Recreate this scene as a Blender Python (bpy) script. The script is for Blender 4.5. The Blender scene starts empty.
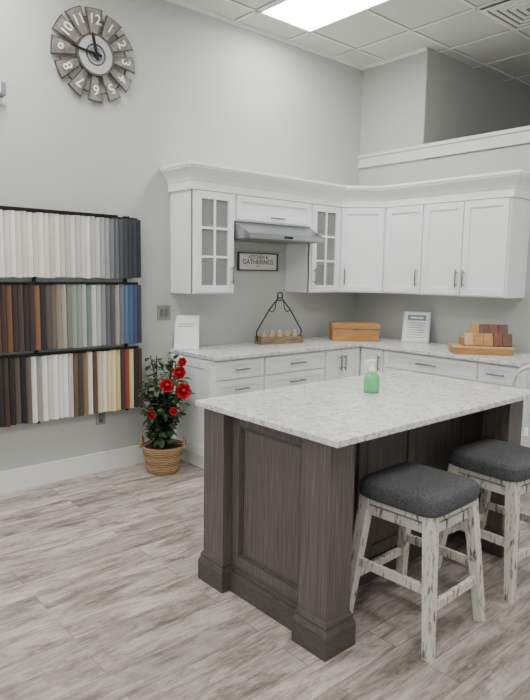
import bpy, bmesh, math, random
from mathutils import Vector, Matrix
random.seed(7)
H=3.625
# ---------------------------------------------------------------- materials
def srgb(r,g,b):
    f=lambda c:(c/255/12.92) if c/255<=.04045 else ((c/255+.055)/1.055)**2.4
    return (f(r),f(g),f(b),1)
def newmat(name):
    m=bpy.data.materials.new(name); m.use_nodes=True
    nt=m.node_tree; b=nt.nodes['Principled BSDF']; return m,nt,b
def N(nt,t,**k):
    n=nt.nodes.new(t)
    for a,v in k.items(): setattr(n,a,v)
    return n
def plain(name,col,rough=.5,metal=0,var=.04,scale=30,bump=0,spec=None):
    m,nt,b=newmat(name)
    tc=N(nt,'ShaderNodeTexCoord'); nz=N(nt,'ShaderNodeTexNoise'); nz.inputs['Scale'].default_value=scale; nz.inputs['Detail'].default_value=4
    nt.links.new(tc.outputs['Object'],nz.inputs['Vector'])
    cr=N(nt,'ShaderNodeValToRGB'); c=col
    cr.color_ramp.elements[0].position=.3; cr.color_ramp.elements[1].position=.7
    cr.color_ramp.elements[0].color=tuple(x*(1-var) for x in c[:3])+(1,); cr.color_ramp.elements[1].color=tuple(min(1,x*(1+var)) for x in c[:3])+(1,)
    nt.links.new(nz.outputs['Fac'],cr.inputs['Fac']); nt.links.new(cr.outputs['Color'],b.inputs['Base Color'])
    b.inputs['Roughness'].default_value=rough; b.inputs['Metallic'].default_value=metal
    if spec is not None: b.inputs['Specular IOR Level'].default_value=spec
    if bump:
        bp=N(nt,'ShaderNodeBump'); bp.inputs['Strength'].default_value=bump; bp.inputs['Distance'].default_value=.002
        nt.links.new(nz.outputs['Fac'],bp.inputs['Height']); nt.links.new(bp.outputs['Normal'],b.inputs['Normal'])
    return m
def wood(name,c1,c2,scl=(60,60,4),rough=.45,bump=.15,lo=.35,hi=.65):
    m,nt,b=newmat(name)
    tc=N(nt,'ShaderNodeTexCoord'); mp=N(nt,'ShaderNodeMapping'); mp.inputs['Scale'].default_value=scl
    nz=N(nt,'ShaderNodeTexNoise'); nz.inputs['Scale'].default_value=1; nz.inputs['Detail'].default_value=6; nz.inputs['Roughness'].default_value=.65
    nt.links.new(tc.outputs['Object'],mp.inputs['Vector']); nt.links.new(mp.outputs['Vector'],nz.inputs['Vector'])
    cr=N(nt,'ShaderNodeValToRGB'); cr.color_ramp.elements[0].position=lo; cr.color_ramp.elements[1].position=hi
    cr.color_ramp.elements[0].color=c1; cr.color_ramp.elements[1].color=c2
    nt.links.new(nz.outputs['Fac'],cr.inputs['Fac']); nt.links.new(cr.outputs['Color'],b.inputs['Base Color'])
    b.inputs['Roughness'].default_value=rough
    bp=N(nt,'ShaderNodeBump'); bp.inputs['Strength'].default_value=bump; bp.inputs['Distance'].default_value=.001
    nt.links.new(nz.outputs['Fac'],bp.inputs['Height']); nt.links.new(bp.outputs['Normal'],b.inputs['Normal'])
    return m
def floor_mat():
    m,nt,b=newmat('vinyl_planks')
    L=nt.links.new
    geo=N(nt,'ShaderNodeNewGeometry')
    br=N(nt,'ShaderNodeTexBrick'); br.offset=.37; br.inputs['Scale'].default_value=1
    br.inputs['Brick Width'].default_value=1.0; br.inputs['Row Height'].default_value=.15; br.inputs['Mortar Size'].default_value=.0018
    br.inputs['Color1'].default_value=(0,0,0,1); br.inputs['Color2'].default_value=(1,1,1,1); br.inputs['Mortar'].default_value=(.5,.5,.5,1)
    L(geo.outputs['Position'],br.inputs['Vector'])
    mul=N(nt,'ShaderNodeVectorMath',operation='MULTIPLY'); mul.inputs[1].default_value=(7.3,3.1,11.7)
    L(br.outputs['Color'],mul.inputs[0])
    mp=N(nt,'ShaderNodeMapping'); mp.inputs['Scale'].default_value=(2.0,7.5,1); L(geo.outputs['Position'],mp.inputs['Vector'])
    add=N(nt,'ShaderNodeVectorMath',operation='ADD'); L(mp.outputs['Vector'],add.inputs[0]); L(mul.outputs['Vector'],add.inputs[1])
    n1=N(nt,'ShaderNodeTexNoise'); n1.inputs['Scale'].default_value=1.5; n1.inputs['Detail'].default_value=10; n1.inputs['Roughness'].default_value=.76; n1.inputs['Distortion'].default_value=.5
    L(add.outputs['Vector'],n1.inputs['Vector'])
    mp2=N(nt,'ShaderNodeMapping'); mp2.inputs['Scale'].default_value=(8,100,1); L(geo.outputs['Position'],mp2.inputs['Vector'])
    n2=N(nt,'ShaderNodeTexNoise'); n2.inputs['Scale'].default_value=1; n2.inputs['Detail'].default_value=4; L(mp2.outputs['Vector'],n2.inputs['Vector'])
    cr=N(nt,'ShaderNodeValToRGB'); e=cr.color_ramp.elements
    e[0].position=.36; e[0].color=srgb(112,102,93); e[1].position=.64; e[1].color=srgb(194,187,180)
    x=e.new(.44); x.color=srgb(145,135,126); x=e.new(.52); x.color=srgb(172,163,155)
    L(n1.outputs['Fac'],cr.inputs['Fac'])
    m1=N(nt,'ShaderNodeMix',data_type='RGBA',blend_type='OVERLAY'); m1.inputs['Factor'].default_value=.5
    L(cr.outputs['Color'],m1.inputs['A']); L(n2.outputs['Fac'],m1.inputs['B'])
    m2=N(nt,'ShaderNodeMix',data_type='RGBA',blend_type='MULTIPLY'); m2.inputs['Factor'].default_value=1
    mr=N(nt,'ShaderNodeMapRange'); mr.inputs['To Min'].default_value=.78; mr.inputs['To Max'].default_value=1.08
    L(br.outputs['Color'],mr.inputs['Value']); L(m1.outputs['Result'],m2.inputs['A']); L(mr.outputs['Result'],m2.inputs['B'])
    m3=N(nt,'ShaderNodeMix',data_type='RGBA'); m3.inputs['B'].default_value=srgb(100,91,84)
    ml=N(nt,'ShaderNodeMath',operation='MULTIPLY'); ml.inputs[1].default_value=.75; L(br.outputs['Fac'],ml.inputs[0])
    L(ml.outputs[0],m3.inputs['Factor']); L(m2.outputs['Result'],m3.inputs['A'])
    L(m3.outputs['Result'],b.inputs['Base Color']); b.inputs['Roughness'].default_value=.4
    return m
def quartz(name):
    m,nt,b=newmat(name); L=nt.links.new
    tc=N(nt,'ShaderNodeTexCoord')
    n1=N(nt,'ShaderNodeTexNoise'); n1.inputs['Scale'].default_value=38; n1.inputs['Detail'].default_value=7; n1.inputs['Roughness'].default_value=.72; n1.inputs['Distortion'].default_value=1.4
    n2=N(nt,'ShaderNodeTexNoise'); n2.inputs['Scale'].default_value=9; n2.inputs['Detail'].default_value=5; n2.inputs['Distortion'].default_value=1.5
    L(tc.outputs['Object'],n1.inputs['Vector']); L(tc.outputs['Object'],n2.inputs['Vector'])
    cr=N(nt,'ShaderNodeValToRGB'); e=cr.color_ramp.elements
    e[0].position=.34; e[0].color=srgb(158,158,155); e[1].position=.58; e[1].color=srgb(236,236,233)
    x=e.new(.41); x.color=srgb(194,194,191); x=e.new(.48); x.color=srgb(221,221,218)
    L(n1.outputs['Fac'],cr.inputs['Fac'])
    c2=N(nt,'ShaderNodeValToRGB'); q=c2.color_ramp.elements; q[0].position=.42; q[0].color=(1,1,1,1); q[1].position=.56; q[1].color=(1,1,1,1)
    v=q.new(.49); v.color=(.72,.72,.71,1)
    L(n2.outputs['Fac'],c2.inputs['Fac'])
    mx=N(nt,'ShaderNodeMix',data_type='RGBA',blend_type='MULTIPLY'); mx.inputs['Factor'].default_value=.8
    L(cr.outputs['Color'],mx.inputs['A']); L(c2.outputs['Color'],mx.inputs['B']); L(mx.outputs['Result'],b.inputs['Base Color'])
    b.inputs['Roughness'].default_value=.2
    return m
def emis(name,col,s):
    m,nt,b=newmat(name); b.inputs['Base Color'].default_value=col; b.inputs['Emission Color'].default_value=col; b.inputs['Emission Strength'].default_value=s
    return m
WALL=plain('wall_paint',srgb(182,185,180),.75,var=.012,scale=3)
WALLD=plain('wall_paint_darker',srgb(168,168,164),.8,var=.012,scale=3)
TRIM=plain('trim_white',srgb(228,229,227),.4,var=.01)
LEDGE=plain('ledge_trim_paint',srgb(206,208,204),.5,var=.01)
CEIL=plain('ceiling_tile',srgb(214,215,209),.9,var=.06,scale=160,bump=.3)
TBAR=plain('ceiling_tbar',srgb(238,238,234),.5,var=.01)
FLOOR=floor_mat()
WHITE=plain('cabinet_white',srgb(240,243,244),.35,var=.008,scale=4)
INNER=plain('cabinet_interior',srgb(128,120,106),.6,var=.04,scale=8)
DARKGAP=plain('toe_kick_dark',srgb(70,68,66),.7)
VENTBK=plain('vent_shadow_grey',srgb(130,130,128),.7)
NICKEL=plain('brushed_nickel',srgb(140,138,135),.3,1,var=.05,scale=80)
STEEL=plain('stainless_steel',srgb(165,167,168),.3,1,var=.04,scale=60)
QZ=quartz('speckled_quartz')
ISL=wood('island_stained_oak',srgb(68,62,59),srgb(107,100,95),(110,110,4),.4,.15,.3,.7)
ISLB=wood('island_base_oak',srgb(60,55,52),srgb(86,80,76),(20,20,90),.45,.12,.3,.7)
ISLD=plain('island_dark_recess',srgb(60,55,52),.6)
m,nt,b=newmat('clear_glass'); b.inputs['Base Color'].default_value=(.9,.95,.95,1); b.inputs['Roughness'].default_value=.03; b.inputs['Alpha'].default_value=.15; GLASS=m
BLACK=plain('black_metal',srgb(38,38,40),.4,.6)
# ---------------------------------------------------------------- mesh builder
class MB:
    def __init__(s,name): s.name=name; s.bm=bmesh.new(); s.mats=[]
    def mi(s,m):
        if m not in s.mats: s.mats.append(m)
        return s.mats.index(m)
    def faces(s,vs,fs,mat,smooth=False):
        v=[s.bm.verts.new(p) for p in vs]; k=s.mi(mat)
        for f in fs:
            try:
                q=s.bm.faces.new([v[i] for i in f]); q.material_index=k; q.smooth=smooth
            except ValueError: pass
        return v
    def hexa(s,b4,t4,mat):
        s.faces(list(b4)+list(t4),[(3,2,1,0),(4,5,6,7),(0,1,5,4),(1,2,6,5),(2,3,7,6),(3,0,4,7)],mat)
    def box(s,x0,x1,y0,y1,z0,z1,mat,M=None):
        x0,x1=min(x0,x1),max(x0,x1); y0,y1=min(y0,y1),max(y0,y1)
        b=[Vector(p) for p in ((x0,y0,z0),(x1,y0,z0),(x1,y1,z0),(x0,y1,z0))]; t=[p+Vector((0,0,z1-z0)) for p in b]
        if M is not None: b=[M@p for p in b]; t=[M@p for p in t]
        s.hexa(b,t,mat)
    def obox(s,o,u,a0,a1,d0,d1,z0,z1,mat):
        u=Vector((u[0],u[1],0)).normalized(); n=Vector((u.y,-u.x,0)); o=Vector((o[0],o[1],0))
        P=lambda a,d,z:o+u*a+n*d+Vector((0,0,z))
        s.hexa([P(a0,d1,z0),P(a1,d1,z0),P(a1,d0,z0),P(a0,d0,z0)],[P(a0,d1,z1),P(a1,d1,z1),P(a1,d0,z1),P(a0,d0,z1)],mat)
    def prism(s,poly,z0,z1,mat,M=None):
        n=len(poly); vs=[Vector((p[0],p[1],z0)) for p in poly]+[Vector((p[0],p[1],z1)) for p in poly]
        if M is not None: vs=[M@p for p in vs]
        s.faces(vs,[tuple(range(n))[::-1],tuple(range(n,2*n))]+[(i,(i+1)%n,(i+1)%n+n,i+n) for i in range(n)],mat)
    def cyl(s,p0,p1,r0,mat,r1=None,seg=12,cap=True,smooth=True):
        r1=r0 if r1 is None else r1; p0=Vector(p0); p1=Vector(p1); d=(p1-p0).normalized()
        a=d.orthogonal().normalized(); c=d.cross(a)
        vs=[]
        for p,r in((p0,r0),(p1,r1)):
            for i in range(seg):
                t=2*math.pi*i/seg; vs.append(p+(a*math.cos(t)+c*math.sin(t))*r)
        k=s.mi(mat); v=[s.bm.verts.new(p) for p in vs]
        for i in range(seg):
            q=s.bm.faces.new([v[i],v[(i+1)%seg],v[(i+1)%seg+seg],v[i+seg]]); q.smooth=smooth; q.material_index=k
        if cap:
            for f in (list(range(seg))[::-1],list(range(seg,2*seg))):
                q=s.bm.faces.new([v[i] for i in f]); q.material_index=k
    def tube(s,pts,r,mat,seg=8):
        for a,b in zip(pts[:-1],pts[1:]): s.cyl(a,b,r,mat,seg=seg)
    def lathe(s,prof,mat,c=(0,0,0),seg=28,smooth=True):
        k=s.mi(mat); rings=[]
        for r,z in prof:
            rings.append([s.bm.verts.new((c[0]+r*math.cos(2*math.pi*i/seg),c[1]+r*math.sin(2*math.pi*i/seg),c[2]+z)) for i in range(seg)])
        for A,B in zip(rings[:-1],rings[1:]):
            for i in range(seg):
                q=s.bm.faces.new([A[i],A[(i+1)%seg],B[(i+1)%seg],B[i]]); q.smooth=smooth; q.material_index=k
        q=s.bm.faces.new(rings[0][::-1]); q.material_index=k
        q=s.bm.faces.new(rings[-1]); q.material_index=k
    def ball(s,c,r,mat,sc=(1,1,1),sub=2):
        k=s.mi(mat); M=Matrix.Translation(c)@Matrix.Diagonal((sc[0],sc[1],sc[2],1))
        g=bmesh.ops.create_icosphere(s.bm,subdivisions=sub,radius=r,matrix=M)
        for v in g['verts']:
            for f in v.link_faces: f.material_index=k; f.smooth=True
    def build(s,bevel=0,parent=None,loc=None,rotz=None,seg=2):
        me=bpy.data.meshes.new(s.name); bmesh.ops.recalc_face_normals(s.bm,faces=s.bm.faces[:]); s.bm.to_mesh(me); s.bm.free()
        for m in s.mats: me.materials.append(m)
        o=bpy.data.objects.new(s.name,me); bpy.context.scene.collection.objects.link(o)
        if bevel:
            b=o.modifiers.new('bev','BEVEL'); b.width=bevel; b.segments=seg; b.limit_method='ANGLE'; b.angle_limit=math.radians(40)
        if parent: o.parent=parent
        if loc: o.location=loc
        if rotz is not None: o.rotation_euler[2]=rotz
        return o
def empty(name,loc=(0,0,0)):
    e=bpy.data.objects.new(name,None); bpy.context.scene.collection.objects.link(e); e.location=loc; e.empty_display_size=.1; return e
# ---------------------------------------------------------------- room shell
def room(name,*a,mat): 
    m=MB(name); m.box(*a,mat); return m.build()
room('floor',-8,3.2,-8,.1,-.1,0,mat=FLOOR)
room('wall_left',-8,0,0,.1,0,H,mat=WALL)
room('wall_right_partition',0,.12,-8,-.765,0,2.62,mat=WALL)
room('wall_corner_block',0,3.2,-.765,.1,0,H,mat=WALL)
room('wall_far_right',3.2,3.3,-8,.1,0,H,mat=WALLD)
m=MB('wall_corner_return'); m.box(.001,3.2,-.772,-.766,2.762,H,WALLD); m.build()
m=MB('trim_partition_ledge'); m.box(-.025,.0,-8,-.002,2.625,2.72,LEDGE); m.box(-.035,.16,-8,-.775,2.722,2.757,LEDGE); m.box(-.035,-.001,-.775,-.002,2.722,2.757,LEDGE); m.build(.004)
room('baseboard_left',-8,-2.30,-.018,-.0005,0.0005,.15,mat=TRIM)
room('baseboard_right',-.018,-.0005,-8,-2.16,0.0005,.15,mat=TRIM)
c=room('ceiling',-8,3.2,-8,.1,H,H+.1,mat=CEIL)
m=MB('trim_ceiling_grid')
x=-1.66-.61*10
while x<3.2: m.box(x-.013,x+.013,-8,-.001 if x<0 else -.775,H-.010,H-.0005,TBAR); x+=.61
y=-.29
while y>-8: m.box(-8,3.2 if y<-.77 else -.001,y-.013,y+.013,H-.010,H-.0005,TBAR); y-=.61
m.box(-8,0,-.02,-.001,H-.03,H-.0005,TBAR); m.box(-.02,-.001,-.765,-.001,H-.03,H-.0005,TBAR)
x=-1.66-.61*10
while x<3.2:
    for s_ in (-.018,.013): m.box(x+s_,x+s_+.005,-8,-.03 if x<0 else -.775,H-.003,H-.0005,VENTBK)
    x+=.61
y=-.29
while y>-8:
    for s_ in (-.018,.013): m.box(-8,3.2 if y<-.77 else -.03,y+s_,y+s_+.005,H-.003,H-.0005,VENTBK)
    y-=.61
m.build()
PANEL=emis('troffer_diffuser',(1,.985,.95,1),23)
def troffer(x0,y0):
    m=MB('ceiling_light_panel')
    m.box(x0+.02,x0+.59,y0-1.2,y0-.02,H-.015,H-.011,PANEL)
    for a in ((x0+.012,x0+.03,y0-1.21,y0-.012),(x0+.58,x0+.598,y0-1.21,y0-.012)): m.box(*a,H-.018,H-.0105,TBAR)
    for a in ((x0+.012,x0+.598,y0-.03,y0-.012),(x0+.012,x0+.598,y0-1.21,y0-1.19)): m.box(*a,H-.018,H-.0105,TBAR)
    m.build()
for x0 in (-1.66,-4.10,-6.54):
    for y0 in (-.29,-3.34): troffer(x0,y0)
m=MB('ceiling_air_vent')
for i in range(5):
    a=.02+i*.052; 
    X0,X1,Y0,Y1=-.44+a,.17-a,-2.12+a,-1.51-a
    w=.034; z0=H-.03+i*.003
    m.box(X0,X1,Y0,Y0+w,z0,z0+.006,TBAR); m.box(X0,X1,Y1-w,Y1,z0,z0+.006,TBAR); m.box(X0,X0+w,Y0+w,Y1-w,z0,z0+.006,TBAR); m.box(X1-w,X1,Y0+w,Y1-w,z0,z0+.006,TBAR)
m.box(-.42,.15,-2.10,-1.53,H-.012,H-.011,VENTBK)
m.build()
# ---------------------------------------------------------------- cabinets
def handle(m,o,u,a,z,L,vert,d=.02):
    u=Vector((u[0],u[1],0)).normalized(); n=Vector((u.y,-u.x,0)); o=Vector((o[0],o[1],0))
    P=lambda a_,d_,z_:o+u*a_+n*d_+Vector((0,0,z_))
    if vert:
        m.cyl(P(a,d+.03,z-L/2),P(a,d+.03,z+L/2),.0065,NICKEL,seg=10)
        for q in (-.35,.35): m.cyl(P(a,d-.002,z+q*L),P(a,d+.03,z+q*L),.005,NICKEL,seg=8)
    else:
        m.cyl(P(a-L/2,d+.03,z),P(a+L/2,d+.03,z),.0065,NICKEL,seg=10)
        for q in (-.35,.35): m.cyl(P(a+q*L,d-.002,z),P(a+q*L,d+.03,z),.005,NICKEL,seg=8)
def shaker(m,o,u,a0,a1,z0,z1,mat=WHITE,fr=.055,t=.02,glass=False,rec=.011):
    g=.0025; a0+=g; a1-=g
    m.obox(o,u,a0,a0+fr,.001,t,z0,z1,mat); m.obox(o,u,a1-fr,a1,.001,t,z0,z1,mat)
    m.obox(o,u,a0+fr,a1-fr,.001,t,z0,z0+fr,mat); m.obox(o,u,a0+fr,a1-fr,.001,t,z1-fr,z1,mat)
    if glass:
        m.obox(o,u,a0+fr,a1-fr,.006,.009,z0+fr,z1-fr,GLASS)
        c=(a0+a1)/2; m.obox(o,u,c-.009,c+.009,.004,t-.002,z0+fr,z1-fr,mat)
        for i in (1,2):
            z=z0+fr+(z1-z0-2*fr)*i/3; m.obox(o,u,a0+fr,a1-fr,.004,t-.003,z-.009,z+.009,mat)
    else: m.obox(o,u,a0+fr-.002,a1-fr+.002,.001,t-rec,z0+fr-.002,z1-fr+.002,mat)
Z0,Z1=1.37,2.17; D=.315
m=MB('upper_cabinets')
def hollow(m,x0,x1,z0,z1):
    y0=-D;t=.018
    m.box(x0,x0+t,y0,-.002,z0,z1,WHITE); m.box(x1-t,x1,y0,-.002,z0,z1,WHITE)
    m.box(x0+t,x1-t,y0,-.002,z0,z0+t,WHITE); m.box(x0+t,x1-t,y0,-.002,z1-t,z1,WHITE)
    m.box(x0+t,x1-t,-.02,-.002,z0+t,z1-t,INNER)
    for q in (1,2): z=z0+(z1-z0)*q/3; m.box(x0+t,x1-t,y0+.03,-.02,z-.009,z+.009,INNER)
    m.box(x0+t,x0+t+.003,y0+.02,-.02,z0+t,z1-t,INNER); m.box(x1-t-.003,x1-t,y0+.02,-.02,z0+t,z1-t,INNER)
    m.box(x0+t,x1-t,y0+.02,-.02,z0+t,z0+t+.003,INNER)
    m.box(x0,x0+.03,y0-.001,y0+.018,z0,z1,WHITE); m.box(x1-.03,x1,y0-.001,y0+.018,z0,z1,WHITE); m.box(x0+.03,x1-.03,y0-.001,y0+.018,z0,z0+.03,WHITE); m.box(x0+.03,x1-.03,y0-.001,y0+.018,z1-.03,z1,WHITE)
hollow(m,-2.29,-1.885,Z0,Z1); hollow(m,-1.015,-.612,Z0,Z1)
m.box(-1.884,-1.016,-D,-.002,1.955,Z1,WHITE)
m.prism([(-.002,-.002),(-.611,-.002),(-.611,-D),(-D,-.611),(-.002,-.611)],Z0,Z1,WHITE)
m.box(-D,-.002,-1.845,-.612,Z0,Z1,WHITE)
uL=(1,0); oL=(0,-D)
shaker(m,oL,uL,-2.275,-1.90,Z0+.012,Z1-.012,glass=True); handle(m,oL,uL,-1.925,1.52,.15,True)
shaker(m,oL,uL,-1.00,-.63,Z0+.012,Z1-.012,glass=True); handle(m,oL,uL,-.975,1.52,.15,True)
shaker(m,oL,uL,-1.87,-1.03,1.967,Z1-.012,fr=.045); handle(m,oL,uL,-1.45,2.00,.15,False)
s=2**.5*(.611-D)
shaker(m,(-.611,-D),(1,-1),.012,s-.012,Z0+.012,Z1-.012); handle(m,(-.611,-D),(1,-1),.05,1.52,.15,True)
oR=(-D,0); uR=(0,-1)
shaker(m,oR,uR,.64,1.035,Z0+.012,Z1-.012); handle(m,oR,uR,1.0,1.52,.15,True)
shaker(m,oR,uR,1.05,1.435,Z0+.012,Z1-.012); handle(m,oR,uR,1.405,1.52,.15,True)
shaker(m,oR,uR,1.44,1.832,Z0+.012,Z1-.012); handle(m,oR,uR,1.472,1.52,.15,True)
path=[(-2.29,-.004),(-2.29,-D),(-.611,-D),(-D,-.611),(-D,-1.845),(-.004,-1.845)]
def offs(path,d):
    out=[]; n=len(path)
    for i in range(n):
        P=Vector(path[i]); ns=[]
        for a,b in ((i-1,i),(i,i+1)):
            if a<0 or b>=n: continue
            u=(Vector(path[b])-Vector(path[a])).normalized(); ns.append(Vector((u.y,-u.x)))
        if len(ns)==1: out.append(P+ns[0]*d)
        else:
            h=(ns[0]+ns[1]).normalized(); out.append(P+h*(d/h.dot(ns[0])))
    return out
sg=1
if offs(path,.1)[0].x>-2.29: sg=-1
prof=[(.0,2.165),(.022,2.165),(.022,2.225),(.028,2.232),(.034,2.25),(.05,2.275),(.072,2.30),(.088,2.315),(.088,2.325),(.096,2.33),(.096,2.352),(-.03,2.352)]
rings=[[ (p.x,p.y,z) for p in offs(path,sg*o)] for o,z in prof]
k=m.mi(WHITE); vr=[[m.bm.verts.new(p) for p in r] for r in rings]
for A,B in zip(vr[:-1],vr[1:]):
    for i in range(len(path)-1):
        q=m.bm.faces.new([A[i],A[i+1],B[i+1],B[i]]); q.material_index=k
m.prism([(-.002,-.002),(-2.27,-.002),(-2.27,-.29),(-.60,-.29),(-.29,-.60),(-.29,-1.82),(-.002,-1.82)],2.172,2.345,WHITE)
m.build(.002)
m=MB('range_hood')
R=Matrix(((0,0,1,0),(1,0,0,0),(0,1,0,0),(0,0,0,1)))
m.prism([(-.004,1.952),(-.31,1.952),(-.49,1.862),(-.50,1.855),(-.50,1.815),(-.004,1.815)],-1.878,-1.022,STEEL,R)
m.box(-1.84,-1.06,-.46,-.05,1.808,1.816,NICKEL)
m.box(-1.50,-1.40,-.503,-.499,1.825,1.845,BLACK)
m.build(.004)
E=empty('base_cabinets')
m=MB('cabinet_bodies'); B=.59; ZT=.882
m.box(-2.29,-.002,-B,-.002,.10,ZT,WHITE); m.box(-B,-.002,-2.13,-B,.10,ZT,WHITE)
m.box(-2.28,-.002,-B+.07,-.002,.001,.10,WHITE); m.box(-B+.07,-.002,-2.12,-B+.07,.001,.10,WHITE)
oL=(0,-B); oR=(-B,0)
def drawers(o,u,a0,a1,hl=.14):
    for z0,z1,f in ((.725,.868,.04),(.425,.715,.05),(.115,.415,.05)):
        shaker(m,o,u,a0+.008,a1-.008,z0,z1,fr=f); handle(m,o,u,(a0+a1)/2,(z0+z1)/2 if z1>.8 else z1-.07,hl,False)
drawers(oL,uL,-2.285,-1.79); drawers(oL,uL,-1.79,-1.08,.18)
shaker(m,oL,uL,-1.075,-.87,.115,.868,fr=.05); handle(m,oL,uL,-.895,.75,.14,True)
shaker(m,oL,uL,-.865,-.615,.115,.868,fr=.05); handle(m,oL,uL,-.84,.75,.14,True)
shaker(m,oR,uR,.615,.87,.115,.868,fr=.05)
handle(m,oR,uR,.84,.75,.14,True)
drawers(oR,uR,.88,1.80,.2)
drawers(oR,uR,1.80,2.125)
shaker(m,(-2.29,0),(0,-1),.02,B-.01,.11,.875,fr=.07,t=.014,rec=.008)
m.build(.002,parent=E)
m=MB('countertop'); m.prism([(-.002,-.002),(-2.31,-.002),(-2.31,-.645),(-.645,-.645),(-.645,-2.15),(-.002,-2.15)],.883,.914,QZ)
m.build(.004,parent=E)
# ---------------------------------------------------------------- island
E=empty('kitchen_island')
m=MB('countertop'); m.box(-3.305,-1.66,-2.762,-1.822,.884,.914,QZ); m.build(.005,parent=E)
m=MB('island_body')
PX=[(-3.285,-3.14),(-1.87,-1.72)]; PY=[(-2.71,-2.555),(-2.03,-1.87)]
def ring_box(x0,x1,y0,y1,z0,z1,p0,p1,mat):
    m.hexa([Vector(p) for p in ((x0-p0,y0-p0,z0),(x1+p0,y0-p0,z0),(x1+p0,y1+p0,z0),(x0-p0,y1+p0,z0))],[Vector(p) for p in ((x0-p1,y0-p1,z1),(x1+p1,y0-p1,z1),(x1+p1,y1+p1,z1),(x0-p1,y1+p1,z1))],mat)
def post(x0,x1,y0,y1):
    m.box(x0,x1,y0,y1,.0,.883,ISL)
    ring_box(x0,x1,y0,y1,.001,.10,.020,.020,ISLB)
    ring_box(x0,x1,y0,y1,.10,.118,.020,.012,ISLB)
    ring_box(x0,x1,y0,y1,.118,.135,.011,.011,ISLB)
    ring_box(x0,x1,y0,y1,.135,.15,.010,.002,ISLB)
for x0,x1 in PX:
    for y0,y1 in PY: post(x0,x1,y0,y1)
m.box(-3.215,-1.785,-2.40,-1.90,.09,.883,ISL)
m.box(-3.215,-1.785,-2.56,-2.40,.86,.883,ISL)
for side,X in ((-1,-3.215),(1,-1.785)):
    xo=X; xi=X+.03*(-side)
    m.box(xo,xi,-2.565,-2.03,.0,.883,ISL)
    o=(X,0); u=(0,-1) if side<0 else (0,1)
    a0,a1=(2.03,2.557) if side<0 else (-2.557,-2.03)
    shaker(m,o,u,a0,a1,.125,.880,mat=ISL,fr=.055,t=.022,rec=.018)
    b0,b1=a0+.057,a1-.057; zz0,zz1=.18,.825
    for q,(w_,d_) in enumerate(((.010,.016),(.018,.010))):
        m.obox(o,u,b0,b0+w_,.001,d_,zz0,zz1,ISLB); m.obox(o,u,b1-w_,b1,.001,d_,zz0,zz1,ISLB)
        m.obox(o,u,b0+w_,b1-w_,.001,d_,zz0,zz0+w_,ISLB); m.obox(o,u,b0+w_,b1-w_,.001,d_,zz1-w_,zz1,ISLB)
    m.obox(o,u,a0,a1,.0,.044,.001,.10,ISLB); m.obox(o,u,a0,a1,.0,.034,.10,.12,ISLB); m.obox(o,u,a0,a1,.0,.027,.12,.135,ISLB)
for a0,a1 in ((-3.13,-2.70),(-2.70,-2.30),(-2.30,-1.88)): shaker(m,(0,-2.40),(1,0),a0,a1,.12,.86,mat=ISL,fr=.06,t=.02,rec=.014)
m.box(-3.13,-1.88,-2.43,-2.40,.001,.11,ISLB)
for a0,a1 in ((1.88,2.5),(2.5,3.13)): shaker(m,(0,-1.90),(-1,0),a0,a1,.12,.86,mat=ISL,fr=.06,t=.018)
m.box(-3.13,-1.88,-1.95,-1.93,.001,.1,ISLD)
m.build(.003,parent=E)
# ---------------------------------------------------------------- stools
FAB=plain('charcoal_fabric',srgb(76,76,80),.95,var=.5,scale=170,bump=.6)
WW=wood('whitewashed_wood',srgb(104,92,78),srgb(210,207,197),(50,50,11),.65,.3,.36,.47)
def stool_mesh():
    m=MB('bar_stool')
    m.box(-.18,.18,-.18,.18,.545,.585,WW)
    top=.188; bot=.212
    for sx in(-1,1):
        for sy in (-1,1):
            def sq(cx,cy,h,z): return [Vector((cx-h,cy-h,z)),Vector((cx+h,cy-h,z)),Vector((cx+h,cy+h,z)),Vector((cx-h,cy+h,z))]
            m.hexa(sq(sx*bot,sy*bot,.020,0),sq(sx*(top-.03),sy*(top-.03),.026,.575),WW)
    def leg(z): return bot+(top-.03-bot)*z/.575
    def bar(z,axis,s):
        r=leg(z)
        if axis=='x': m.box(-r,r,s*r-.011,s*r+.011,z-.02,z+.02,WW)
        else: m.box(s*r-.011,s*r+.011,-r,r,z-.02,z+.02,WW)
    bar(.20,'x',-1); bar(.20,'x',1); bar(.27,'y',-1); bar(.27,'y',1)
    bar(.515,'x',-1); bar(.515,'x',1); bar(.515,'y',-1); bar(.515,'y',1)
    n=48; rings=[]
    prof=[(.188,.570),(.200,.578),(.205,.605),(.202,.635),(.190,.650),(.16,.660),(.09,.666),(.001,.667)]
    k=m.mi(FAB)
    for r,z in prof:
        ring=[]
        for i in range(n):
            t=2*math.pi*i/n; c,s_=math.cos(t),math.sin(t); e=.28
            ring.append(m.bm.verts.new((r*math.copysign(abs(c)**e,c),r*math.copysign(abs(s_)**e,s_),z)))
        rings.append(ring)
    for A,B_ in zip(rings[:-1],rings[1:]):
        for i in range(n):
            q=m.bm.faces.new([A[i],A[(i+1)%n],B_[(i+1)%n],B_[i]]); q.smooth=True; q.material_index=k
    q=m.bm.faces.new(rings[0][::-1]); q.material_index=k
    q=m.bm.faces.new(rings[-1]); q.material_index=k
    return m
s1=stool_mesh().build(.003,loc=(-2.765,-2.765,0),rotz=math.radians(2))
s2=bpy.data.objects.new('bar_stool.001',s1.data); bpy.context.scene.collection.objects.link(s2)
s2.location=(-2.07,-2.78,0); s2.rotation_euler[2]=math.radians(-3)
b=s2.modifiers.new('bev','BEVEL'); b.width=.003; b.segments=2; b.limit_method='ANGLE'
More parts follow.
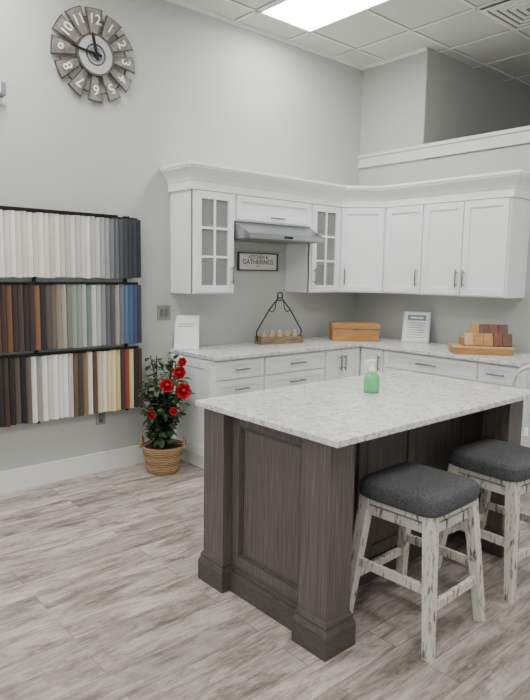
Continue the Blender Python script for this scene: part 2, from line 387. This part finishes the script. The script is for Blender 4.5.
# ---------------------------------------------------------------- sample rack
E=empty('cabinet_color_sample_rack')
W=(232,230,224); CR=(222,214,196)
row1=[(225,225,222),W,(214,214,210),(236,236,232),CR,(210,208,200),(232,228,214),(205,203,194),W,(225,217,200),(198,196,188),(228,226,220),(206,200,186),(188,188,184),(220,219,214),(196,192,182),(208,208,206),(226,224,216),(180,180,178),(200,200,198),(165,166,166),(150,152,153),(116,118,120),(92,94,98),(70,72,76),(52,54,58),(40,42,50),(44,46,60),(30,31,38)]
row2=[(88,62,48),(66,46,38),(110,78,58),(52,38,34),(74,58,50),(44,36,34),(60,44,38),(128,92,66),(38,34,34),(84,78,72),(104,94,84),(142,130,112),(166,160,146),(120,122,112),(150,156,146),(132,148,140),(170,182,174),(110,128,122),(205,210,205),(176,176,172),(138,140,140),(96,98,100),(78,80,82),(160,150,136),(104,112,124),(84,104,136),(66,90,128),(56,74,104),(48,56,76)]
row3=[(36,34,34),(62,48,40),(30,30,30),(90,78,66),(22,22,24),(98,88,76),(232,232,228),(150,150,146),(236,236,232),(206,204,198),(240,240,236),(226,226,222),(238,238,234),(196,192,184),(104,84,66),(70,60,54),(132,112,88),(228,222,208),(88,66,50),(206,196,176),(234,226,200),(222,206,160),(236,222,176),(214,190,136),(60,50,46),(150,60,44),(224,204,150),(40,34,34),(70,46,40)]
cm={}
def colmat(c):
    if c not in cm: cm[c]=plain('sample_%d_%d_%d'%c,srgb(*c),.4,var=.04,scale=20)
    return cm[c]
for nm,cols,z0,z1 in (('sample_row_upper',row1,1.485,1.92),('sample_row_middle',row2,.985,1.435),('sample_row_lower',row3,.48,.945)):
    m=MB(nm); pitch=.0375
    seq=[random.choice(cols[:14]) for _ in range(14)]+list(cols)
    n=len(seq)
    for i,c_ in enumerate(seq):
        xx=-2.625-pitch*(n-1-i)
        M=Matrix.Translation((xx,-.075,0))@Matrix.Rotation(math.radians(-30),4,'Z')
        zz=z0+random.uniform(-.005,.005)
        m.box(-.022,.022,-.005,.005,zz,z1+random.uniform(-.004,.004),colmat(c_),M)
    m.build(.001,parent=E)
m=MB('rack_frame')
for z in (1.94,1.45,.957):
    m.box(-4.25,-2.80 if z>1.9 else -2.64,-.095,-.07,z-.006,z+.005,BLACK)
    m.box(-4.25,-2.60,-.03,-.001,z-.02,z-.0,BLACK)
for x in (-4.2,-3.4,-2.70):
    m.box(x-.012,x+.012,-.014,-.001,.45,1.95,BLACK)
    for z in (1.94,1.45,.957): m.box(x-.006,x+.006,-.075,-.003,z-.005,z+.005,BLACK)
m.build(.001,parent=E)
# ---------------------------------------------------------------- clock
E=empty('wall_clock',(-2.935,-.03,3.045))
TIN=plain('galvanised_metal',srgb(120,127,132),.6,.2,var=.15,scale=30)
TINL=plain('galvanised_ring_light',srgb(176,178,178),.6,.1,var=.1,scale=30)
TIND=plain('weathered_edge',srgb(88,82,76),.65,.2,var=.3,scale=50)
PLATE=wood('weathered_plate',srgb(106,101,94),srgb(142,138,131),(30,8,30),.6)
CREAM=plain('clock_cream',srgb(236,235,230),.5)
m=MB('clock_blades')
def cp(r,th,y): return Vector((r*math.sin(th),y,r*math.cos(th)))
for i in range(12):
    th=math.radians(30*i); w=math.radians(12.8)
    ri,ro=.125,.318
    pts=[cp(ri,th-w*.9,0),cp(ro,th-w*.88,0),cp(ro-.002,th,0),cp(ro,th+w*.88,0),cp(ri,th+w*.9,0)]
    tilt=[.010,.014,0,-.010,-.006]
    f=[p+Vector((0,t-.012,0)) for p,t in zip(pts,tilt)]; bk=[p+Vector((0,.006,0)) for p in f]; n=5
    m.faces(f+bk,[tuple(range(n)),tuple(range(n,2*n))[::-1]]+[(j,(j+1)%n+0,(j+1)%n+n,j+n) for j in range(n)],TIND)
    w2=w*.82; pts=[cp(ri+.012,th-w2*.8,0),cp(ro-.010,th-w2*.90,0),cp(ro-.010,th,0),cp(ro-.010,th+w2*.90,0),cp(ri+.012,th+w2*.8,0)]
    tilt=[.008,.011,0,-.008,-.005]
    f=[p+Vector((0,t-.017,0)) for p,t in zip(pts,tilt)]; bk=[p+Vector((0,.007,0)) for p in f]; n=5
    m.faces(f+bk,[tuple(range(n)),tuple(range(n,2*n))[::-1]]+[(j,(j+1)%n,(j+1)%n+n,j+n) for j in range(n)],PLATE)
def ring(ri,ro,y0,y1,mat,seg=48):
    vs=[];fs=[]
    for i in range(seg):
        t=2*math.pi*i/seg
        vs+=[cp(ri,t,y0),cp(ro,t,y0),cp(ro,t,y1),cp(ri,t,y1)]
    for i in range(seg):
        a=4*i;b_=4*((i+1)%seg)
        fs+=[(a,a+1,b_+1,b_),(a+1,a+2,b_+2,b_+1),(a+2,a+3,b_+3,b_+2),(a+3,a,b_,b_+3)]
    m.faces(vs,fs,mat)
ring(.128,.142,-.034,-.004,TIND); ring(.072,.128,-.030,-.004,TINL); ring(.0005,.066,-.026,-.004,TINL); ring(.064,.074,-.034,-.004,TIND); ring(.0005,.05,-.028,-.02,TIN); ring(.25,.258,.0,.012,TIND)
ring(.0005,.016,-.052,-.02,BLACK)
def hand(th,L,w):
    u=cp(1,th,0); v=Vector((u.z,0,-u.x)); o=Vector((0,-.046,0))
    f=[o-u*.04-v*w,o+u*L*.8-v*w,o+u*L,o+u*L*.8+v*w,o-u*.04+v*w]; bk=[p+Vector((0,.004,0)) for p in f]; n=5
    m.faces(f+bk,[tuple(range(n)),tuple(range(n,2*n))[::-1]]+[(j,(j+1)%n,(j+1)%n+n,j+n) for j in range(n)],BLACK)
hand(math.radians(276),.20,.008); hand(math.radians(348),.15,.010)
m.cyl((0,.028,0),(0,-.004,0),.10,TIND,seg=24)
m.build(parent=E)
for i in range(1,13):
    cu=bpy.data.curves.new('numeral_%d'%i,'FONT'); cu.body=str(i); cu.size=.095; cu.align_x='CENTER'; cu.align_y='CENTER'; cu.extrude=.001; cu.offset=.001
    cu.materials.append(CREAM)
    o=bpy.data.objects.new('numeral_%d'%i,cu); bpy.context.scene.collection.objects.link(o); o.parent=E
    th=math.radians(30*i); p=cp(.235,th,-.026); o.location=p
    o.rotation_euler=(Matrix.Rotation(th,4,'Y')@Matrix.Rotation(math.radians(90),4,'X')).to_euler()
# ---------------------------------------------------------------- wall bits
GREYP=plain('grey_plastic',srgb(140,140,140),.4)
def plate(name,x,z,w,h,holes):
    m=MB(name); m.box(x-w/2,x+w/2,-.008,-.0005,z-h/2,z+h/2,GREYP)
    for dx,dz,a,b_ in holes: m.box(x+dx-a/2,x+dx+a/2,-.012,-.008,z+dz-b_/2,z+dz+b_/2,NICKEL)
    m.build(.001)
plate('light_switch_plate',-2.355,1.21,.12,.12,[(-.025,0,.03,.065),(.025,0,.03,.065)])
plate('wall_outlet',-2.92,.43,.075,.12,[(0,.025,.035,.03),(0,-.025,.035,.03)])
m=MB('wall_hook_bracket'); m.box(-3.62,-3.55,-.012,-.0005,2.60,2.74,TRIM); m.box(-3.60,-3.57,-.09,-.012,2.64,2.66,TIN); m.box(-3.60,-3.57,-.09,-.08,2.66,2.72,TIN); m.build(.002)
E=empty('framed_wall_sign')
m=MB('sign_frame'); x0,x1,z0,z1=-1.60,-1.13,1.56,1.72
SIGNW=plain('sign_white',srgb(232,230,225),.6); DKW=wood('dark_frame_wood',srgb(56,48,44),srgb(84,74,68))
m.box(x0+.01,x1-.01,-.012,-.001,z0+.01,z1-.01,SIGNW)
for a in ((x0,x1,z0,z0+.010),(x0,x1,z1-.010,z1),(x0,x0+.010,z0,z1),(x1-.010,x1,z0,z1)): m.box(a[0],a[1],-.024,-.001,a[2],a[3],DKW)
m.build(.001,parent=E)
for t,z,s_ in (('KITCHEN &',1.682,.045),('GATHERINGS',1.637,.060),('* * *',1.594,.03)):
    cu=bpy.data.curves.new('lettering','FONT'); cu.body=t; cu.size=s_; cu.align_x='CENTER'; cu.align_y='CENTER'; cu.extrude=.0005; cu.materials.append(BLACK)
    o=bpy.data.objects.new('lettering',cu); bpy.context.scene.collection.objects.link(o); o.parent=E; o.location=((x0+x1)/2,-.0135,z); o.rotation_euler=(math.radians(90),0,0)
# ---------------------------------------------------------------- counter items
ZC=.915
PINE=wood('orange_pine',srgb(160,112,64),srgb(184,138,86),(8,70,70),.5); OLD=wood('weathered_crate',srgb(104,84,64),srgb(150,130,104),(8,60,60),.7)
WALN=wood('walnut',srgb(74,48,34),srgb(110,76,54),(60,60,6)); CHER=wood('cherry',srgb(98,50,36),srgb(128,70,50),(60,60,6)); MAP=wood('maple',srgb(180,146,104),srgb(204,172,130),(60,60,6))
E=empty('jar_caddy_with_wire_handle',(-1.28,-.22,ZC)); E.rotation_euler[2]=math.radians(-12)
m=MB('caddy')
m.box(-.22,.22,-.06,.06,0,.012,OLD)
for y in(-.06,.05): m.box(-.22,.22,y,y+.01,.012,.065,OLD)
for x in(-.22,.21): m.box(x,x+.01,-.05,.05,.012,.065,OLD)
JAR=plain('jar_ceramic',srgb(176,158,132),.4)
for i in range(5):
    m.lathe([(.026,.013),(.034,.03),(.034,.075),(.024,.09),(.026,.10),(.026,.108),(.008,.113),(.006,.121)],JAR,c=(-.16+i*.08,0,0),seg=16)
def arc(c,r,n=14): return [Vector((c[0]+r*math.cos(2*math.pi*i/n),c[1],c[2]+r*math.sin(2*math.pi*i/n))) for i in range(n+1)]
for sx in (-1,1):
    m.tube([Vector((sx*.225,0,.03)),Vector((sx*.235,0,.11)),Vector((sx*.11,0,.30)),Vector((sx*.035,0,.385)),Vector((sx*.02,0,.415))],.006,BLACK)
    m.tube([Vector((sx*.11,0,.30)),Vector((sx*.075,0,.28)),Vector((sx*.05,0,.31)),Vector((sx*.035,0,.385))],.004,BLACK)
m.tube(arc((0,0,.43),.026),.006,BLACK); m.tube([Vector((-.035,0,.385)),Vector((.035,0,.385))],.0055,BLACK)
m.build(parent=E)
m=MB('wooden_chest_box')
m.box(-.22,.22,-.12,.12,0,.115,PINE); m.box(-.225,.225,-.125,.125,.118,.165,PINE); m.box(-.215,.215,-.115,.115,.113,.12,DKW)
m.box(-.016,.016,-.130,-.120,.10,.135,NICKEL)
m.build(.003,loc=(-.50,-.43,ZC),rotz=math.radians(-40))
m=MB('framed_certificate_on_easel')
T=Matrix.Rotation(math.radians(-18),4,'X')
CLR=plain('clear_acrylic_edge',srgb(196,206,208),.15)
m.box(-.125,.125,-.004,.004,.006,.30,CLR,T); 
PAPR=plain('paper',srgb(222,226,224),.6)
m.box(-.112,.112,-.0060,-.004,.018,.290,PAPR,T)
BLU=plain('print_blue_grey',srgb(112,138,152),.6); GRY=plain('print_grey',srgb(140,142,144),.6)
m.box(-.085,.085,-.0072,-.0058,.215,.268,BLU,T); m.box(-.06,.06,-.008,-.006,.232,.250,PAPR,T)
for i in range(7): m.box(-.085,.085-.02*(i%3),-.0072,-.0058,.188-i*.023,.194-i*.023,GRY,T)
m.box(-.125,.125,-.05,.02,.0,.006,CLR)
m.tube([Vector((0,.085,.22)),Vector((0,.14,.003))],.005,CLR)
m.build(.001,loc=(-.20,-.92,ZC),rotz=math.radians(-62))
m=MB('wood_block_sample_display')
m.box(-.24,.22,-.14,.12,0,.05,PINE); m.box(-.245,.225,-.145,.125,.05,.062,MAP)
m.box(-.16,.22,-.04,.12,.062,.125,PINE); m.box(-.10,.215,.03,.12,.125,.175,MAP)
T2=Matrix.Translation((0,-.06,.064))@Matrix.Rotation(math.radians(-20),4,'X')
for i,w_ in enumerate((MAP,PINE,PINE,CHER,WALN)):
    m.box(-.15+i*.076,-.076+i*.076,-.012,.012,0,.105,w_,T2)
T3=Matrix.Translation((0,.02,.128))@Matrix.Rotation(math.radians(-20),4,'X')
for i,w_ in enumerate((PINE,WALN,CHER,WALN)):
    m.box(-.09+i*.076,-.016+i*.076,-.012,.012,0,.11,w_,T3)
m.build(.003,loc=(-.36,-1.68,ZC),rotz=math.radians(-48))
m=MB('tabletop_sign_holder')
T=Matrix.Rotation(math.radians(-14),4,'X')
PAPER=plain('white_card',srgb(240,240,238),.4)
m.box(-.10,.10,-.002,.002,.004,.275,PAPER,T); m.box(-.10,.10,-.05,.05,0,.004,PAPER)
m.box(-.07,.07,-.0035,-.002,.20,.204,GRY,T); m.box(-.07,.05,-.0035,-.002,.18,.184,GRY,T)
m.build(loc=(-2.20,-.10,ZC),rotz=math.radians(-38))
E=empty('hand_soap_pump_bottle',(-2.44,-2.22,ZC))
m=MB('bottle')
mm,nt,b=newmat('green_gel'); b.inputs['Base Color'].default_value=srgb(112,210,142); b.inputs['Roughness'].default_value=.15; b.inputs['Transmission Weight'].default_value=.25; GEL=mm
m.lathe([(.034,.0),(.041,.004),(.0425,.02),(.0425,.074),(.036,.092),(.020,.104),(.015,.110)],GEL,seg=28)
m.lathe([(.0175,.108),(.0175,.130),(.010,.134),(.0065,.136),(.0065,.166)],PAPER,seg=20)
m.box(-.05,.014,-.010,.010,.164,.177,PAPER); m.box(-.05,-.041,-.006,.006,.150,.165,PAPER)
m.build(parent=E)
# ---------------------------------------------------------------- potted plant
E=empty('potted_rose_plant',(-2.55,-.30,0))
mm,nt,b=newmat('woven_wicker'); L=nt.links.new
tc=N(nt,'ShaderNodeTexCoord'); wv=N(nt,'ShaderNodeTexWave'); wv.bands_direction='Z'; wv.inputs['Scale'].default_value=22; wv.inputs['Distortion'].default_value=3.5; wv.inputs['Detail'].default_value=3
L(tc.outputs['Object'],wv.inputs['Vector']); cr=N(nt,'ShaderNodeValToRGB'); cr.color_ramp.elements[0].color=srgb(112,84,58); cr.color_ramp.elements[1].color=srgb(196,164,122)
L(wv.outputs['Fac'],cr.inputs['Fac']); L(cr.outputs['Color'],b.inputs['Base Color']); bp=N(nt,'ShaderNodeBump'); bp.inputs['Strength'].default_value=.8; L(wv.outputs['Fac'],bp.inputs['Height']); L(bp.outputs['Normal'],b.inputs['Normal']); b.inputs['Roughness'].default_value=.8; WICK=mm
m=MB('wicker_basket')
pr=[]
for i in range(25):
    z=i/24*.215; r=.11+.052*(i/24)**.8+.004*(1 if i%2 else -1); pr.append((r,z+.001))
pr+=[(.150,.215),(.147,.18)]
m.lathe(pr,WICK,seg=36)
for sx in (-1,1):
    pts=[]
    for i in range(11):
        t=math.pi*i/10; q=Vector((.752,-.659,0))*(sx*.165)+Vector((.659,.752,0))*(.055*math.cos(t)); q.z=.20+.07*math.sin(t); pts.append(q)
    m.tube(pts,.010,WICK,seg=8)
SOIL=plain('soil',srgb(60,46,36),.95,var=.4,scale=80,bump=1)
m.cyl((0,0,.17),(0,0,.192),.147,SOIL,seg=28)
m.build(parent=E)
LEAF=plain('rose_leaf',srgb(42,62,38),.5,var=.35,scale=14); LEAF2=plain('rose_leaf_light',srgb(78,102,58),.5,var=.3,scale=14)
STEM=plain('stem_brown',srgb(84,66,44),.8); RED=plain('rose_red',srgb(195,22,34),.5,var=.2,scale=30); REDD=plain('rose_red_dark',srgb(140,10,24),.6,var=.2,scale=30)
m=MB('foliage'); cr_=Vector((.752,-.659,0)); cf=Vector((.659,.752,0))
tips=[]
for i in range(16):
    a=2*math.pi*i/16+random.uniform(-.2,.2); R_=random.uniform(.07,.17); zt=random.uniform(.50,.90)
    p0=Vector((random.uniform(-.04,.04),random.uniform(-.04,.04),.18)); p3=Vector((min(.13,math.cos(a)*R_),min(.13,math.sin(a)*R_),zt))
    p1=p0.lerp(p3,.4)+Vector((0,0,.08)); pts=[]
    for j in range(7):
        t=j/6; pts.append(p0*(1-t)**2+p1*2*t*(1-t)+p3*t*t)
    m.tube(pts,.005,STEM,seg=6); tips.append(pts)
def leaf(p,d,L,mat):
    d=d.normalized(); s_=d.cross(Vector((0,0,1))); s_=(s_ if s_.length>.1 else Vector((1,0,0))).normalized(); nrm=s_.cross(d)
    w=L*.34
    v=[p,p+d*L*.35+s_*w+nrm*w*.25,p+d*L*.75+s_*w*.7+nrm*w*.1-Vector((0,0,L*.05)),p+d*L-Vector((0,0,L*.15)),p+d*L*.75-s_*w*.7+nrm*w*.1-Vector((0,0,L*.05)),p+d*L*.35-s_*w+nrm*w*.25,p+d*L*.5-Vector((0,0,.004))]
    if max(q.x for q in v)>.225 or max(q.y for q in v)>.27: return
    m.faces(v,[(0,1,6),(1,2,6),(2,3,6),(3,4,6),(4,5,6),(5,0,6)],mat,True)
for pts in tips:
    for _ in range(52):
        t=random.uniform(.18,1)*5.99; j=int(t); p=pts[j].lerp(pts[j+1],t-j)
        d=Vector((random.gauss(0,1),random.gauss(0,1),random.gauss(-.05,.6)))
        p=p+d.normalized()*random.uniform(.0,.06)
        if p.y>.14: continue
        leaf(p,d,random.uniform(.045,.075),random.choice((LEAF,LEAF,LEAF2)))
m.build(parent=E)
m=MB('roses')
def rose(p,r,nrm):
    nrm=nrm.normalized(); a=nrm.orthogonal().normalized(); b_=nrm.cross(a)
    m.ball(p+nrm*r*.2,r*.42,REDD,sub=1)
    for lay,(rr,n,h,tl) in enumerate(((.35,4,.75,.1),(.6,5,.65,.35),(.9,6,.4,.6))):
        for i in range(n):
            t=2*math.pi*i/n+lay*.5; o=(a*math.cos(t)+b_*math.sin(t)); s_=(-a*math.sin(t)+b_*math.cos(t))
            base=p-nrm*r*.25; w=r*.55*(.7+.2*lay)
            v=[base+o*r*.1, base+o*rr*r*.7+s_*w+nrm*r*h*.5, base+o*rr*r*(1+.2*tl)+s_*w*.6+nrm*r*h*1.1, base+o*rr*r*(1.15+.2*tl)+nrm*r*h*1.1, base+o*rr*r*(1+.2*tl)-s_*w*.6+nrm*r*h*1.1, base+o*rr*r*.7-s_*w+nrm*r*h*.5, base+o*rr*r*.95+nrm*r*h*.55]
            m.faces(v,[(0,1,6),(1,2,6),(2,3,6),(3,4,6),(4,5,6),(5,0,6)],RED if (i+lay)%3 else REDD,True)
for rt,z,fw_,r in ((.18,.67,-.18,.054),(.06,.71,-.19,.050),(.15,.80,-.16,.046),(.17,.88,-.15,.032),(-.05,.49,-.19,.030),(.11,.52,-.19,.028)):
    rose(cr_*rt+cf*fw_+Vector((0,0,z)),r,-cf+Vector((random.uniform(-.4,.4),0,random.uniform(.1,.6))))
m.build(parent=E)
# ---------------------------------------------------------------- white dining chair (right edge)
CW=plain('chair_white_paint',srgb(232,232,228),.4)
m=MB('white_dining_chair')
m.box(-.20,.20,-.21,.21,.43,.46,CW)
for sx in (-1,1):
    m.cyl((sx*.19,-.20,0),(sx*.17,-.18,.43),.016,CW,r1=.02); m.cyl((sx*.19,.21,0),(sx*.17,.18,.43),.016,CW,r1=.02)
    m.box(sx*.18-.01,sx*.18+.01,-.18,.18,.18,.20,CW)
pts=[Vector((.19*math.cos(math.pi*i/14),.20+.06*min(1,math.sin(math.pi*i/14)*1.2),.46+.49*math.sin(math.pi*i/14)**.45)) for i in range(15)]
m.tube(pts,.014,CW,seg=10)
for i in range(5):
    x=-.12+.06*i; m.cyl((x*.8,.19,.455),(x,.255,.92-abs(x)*.35),.008,CW)
m.build(.002,loc=(-.74,-2.46,0),rotz=math.radians(84))
# ---------------------------------------------------------------- camera, world, lights
yaw,pitch,roll=.7197,.1244,.0160
fw=Vector((math.sin(yaw)*math.cos(pitch),math.cos(yaw)*math.cos(pitch),-math.sin(pitch)))
r=fw.cross(Vector((0,0,1))).normalized(); u=r.cross(fw)
r2=r*math.cos(roll)+u*math.sin(roll); u2=-r*math.sin(roll)+u*math.cos(roll)
cam=bpy.data.cameras.new('camera'); co=bpy.data.objects.new('camera',cam); bpy.context.scene.collection.objects.link(co)
Mx=Matrix((r2,u2,-fw)).transposed().to_4x4(); Mx.translation=Vector((-4.9857,-4.2551,1.5338)); co.matrix_world=Mx
cam.sensor_fit='VERTICAL'; cam.sensor_height=36; cam.lens=608.99*36/700; cam.clip_start=.05
bpy.context.scene.camera=co
w=bpy.data.worlds.new('world'); bpy.context.scene.world=w; w.use_nodes=True
w.node_tree.nodes['Background'].inputs['Color'].default_value=(.97,.99,1,1); w.node_tree.nodes['Background'].inputs['Strength'].default_value=.95
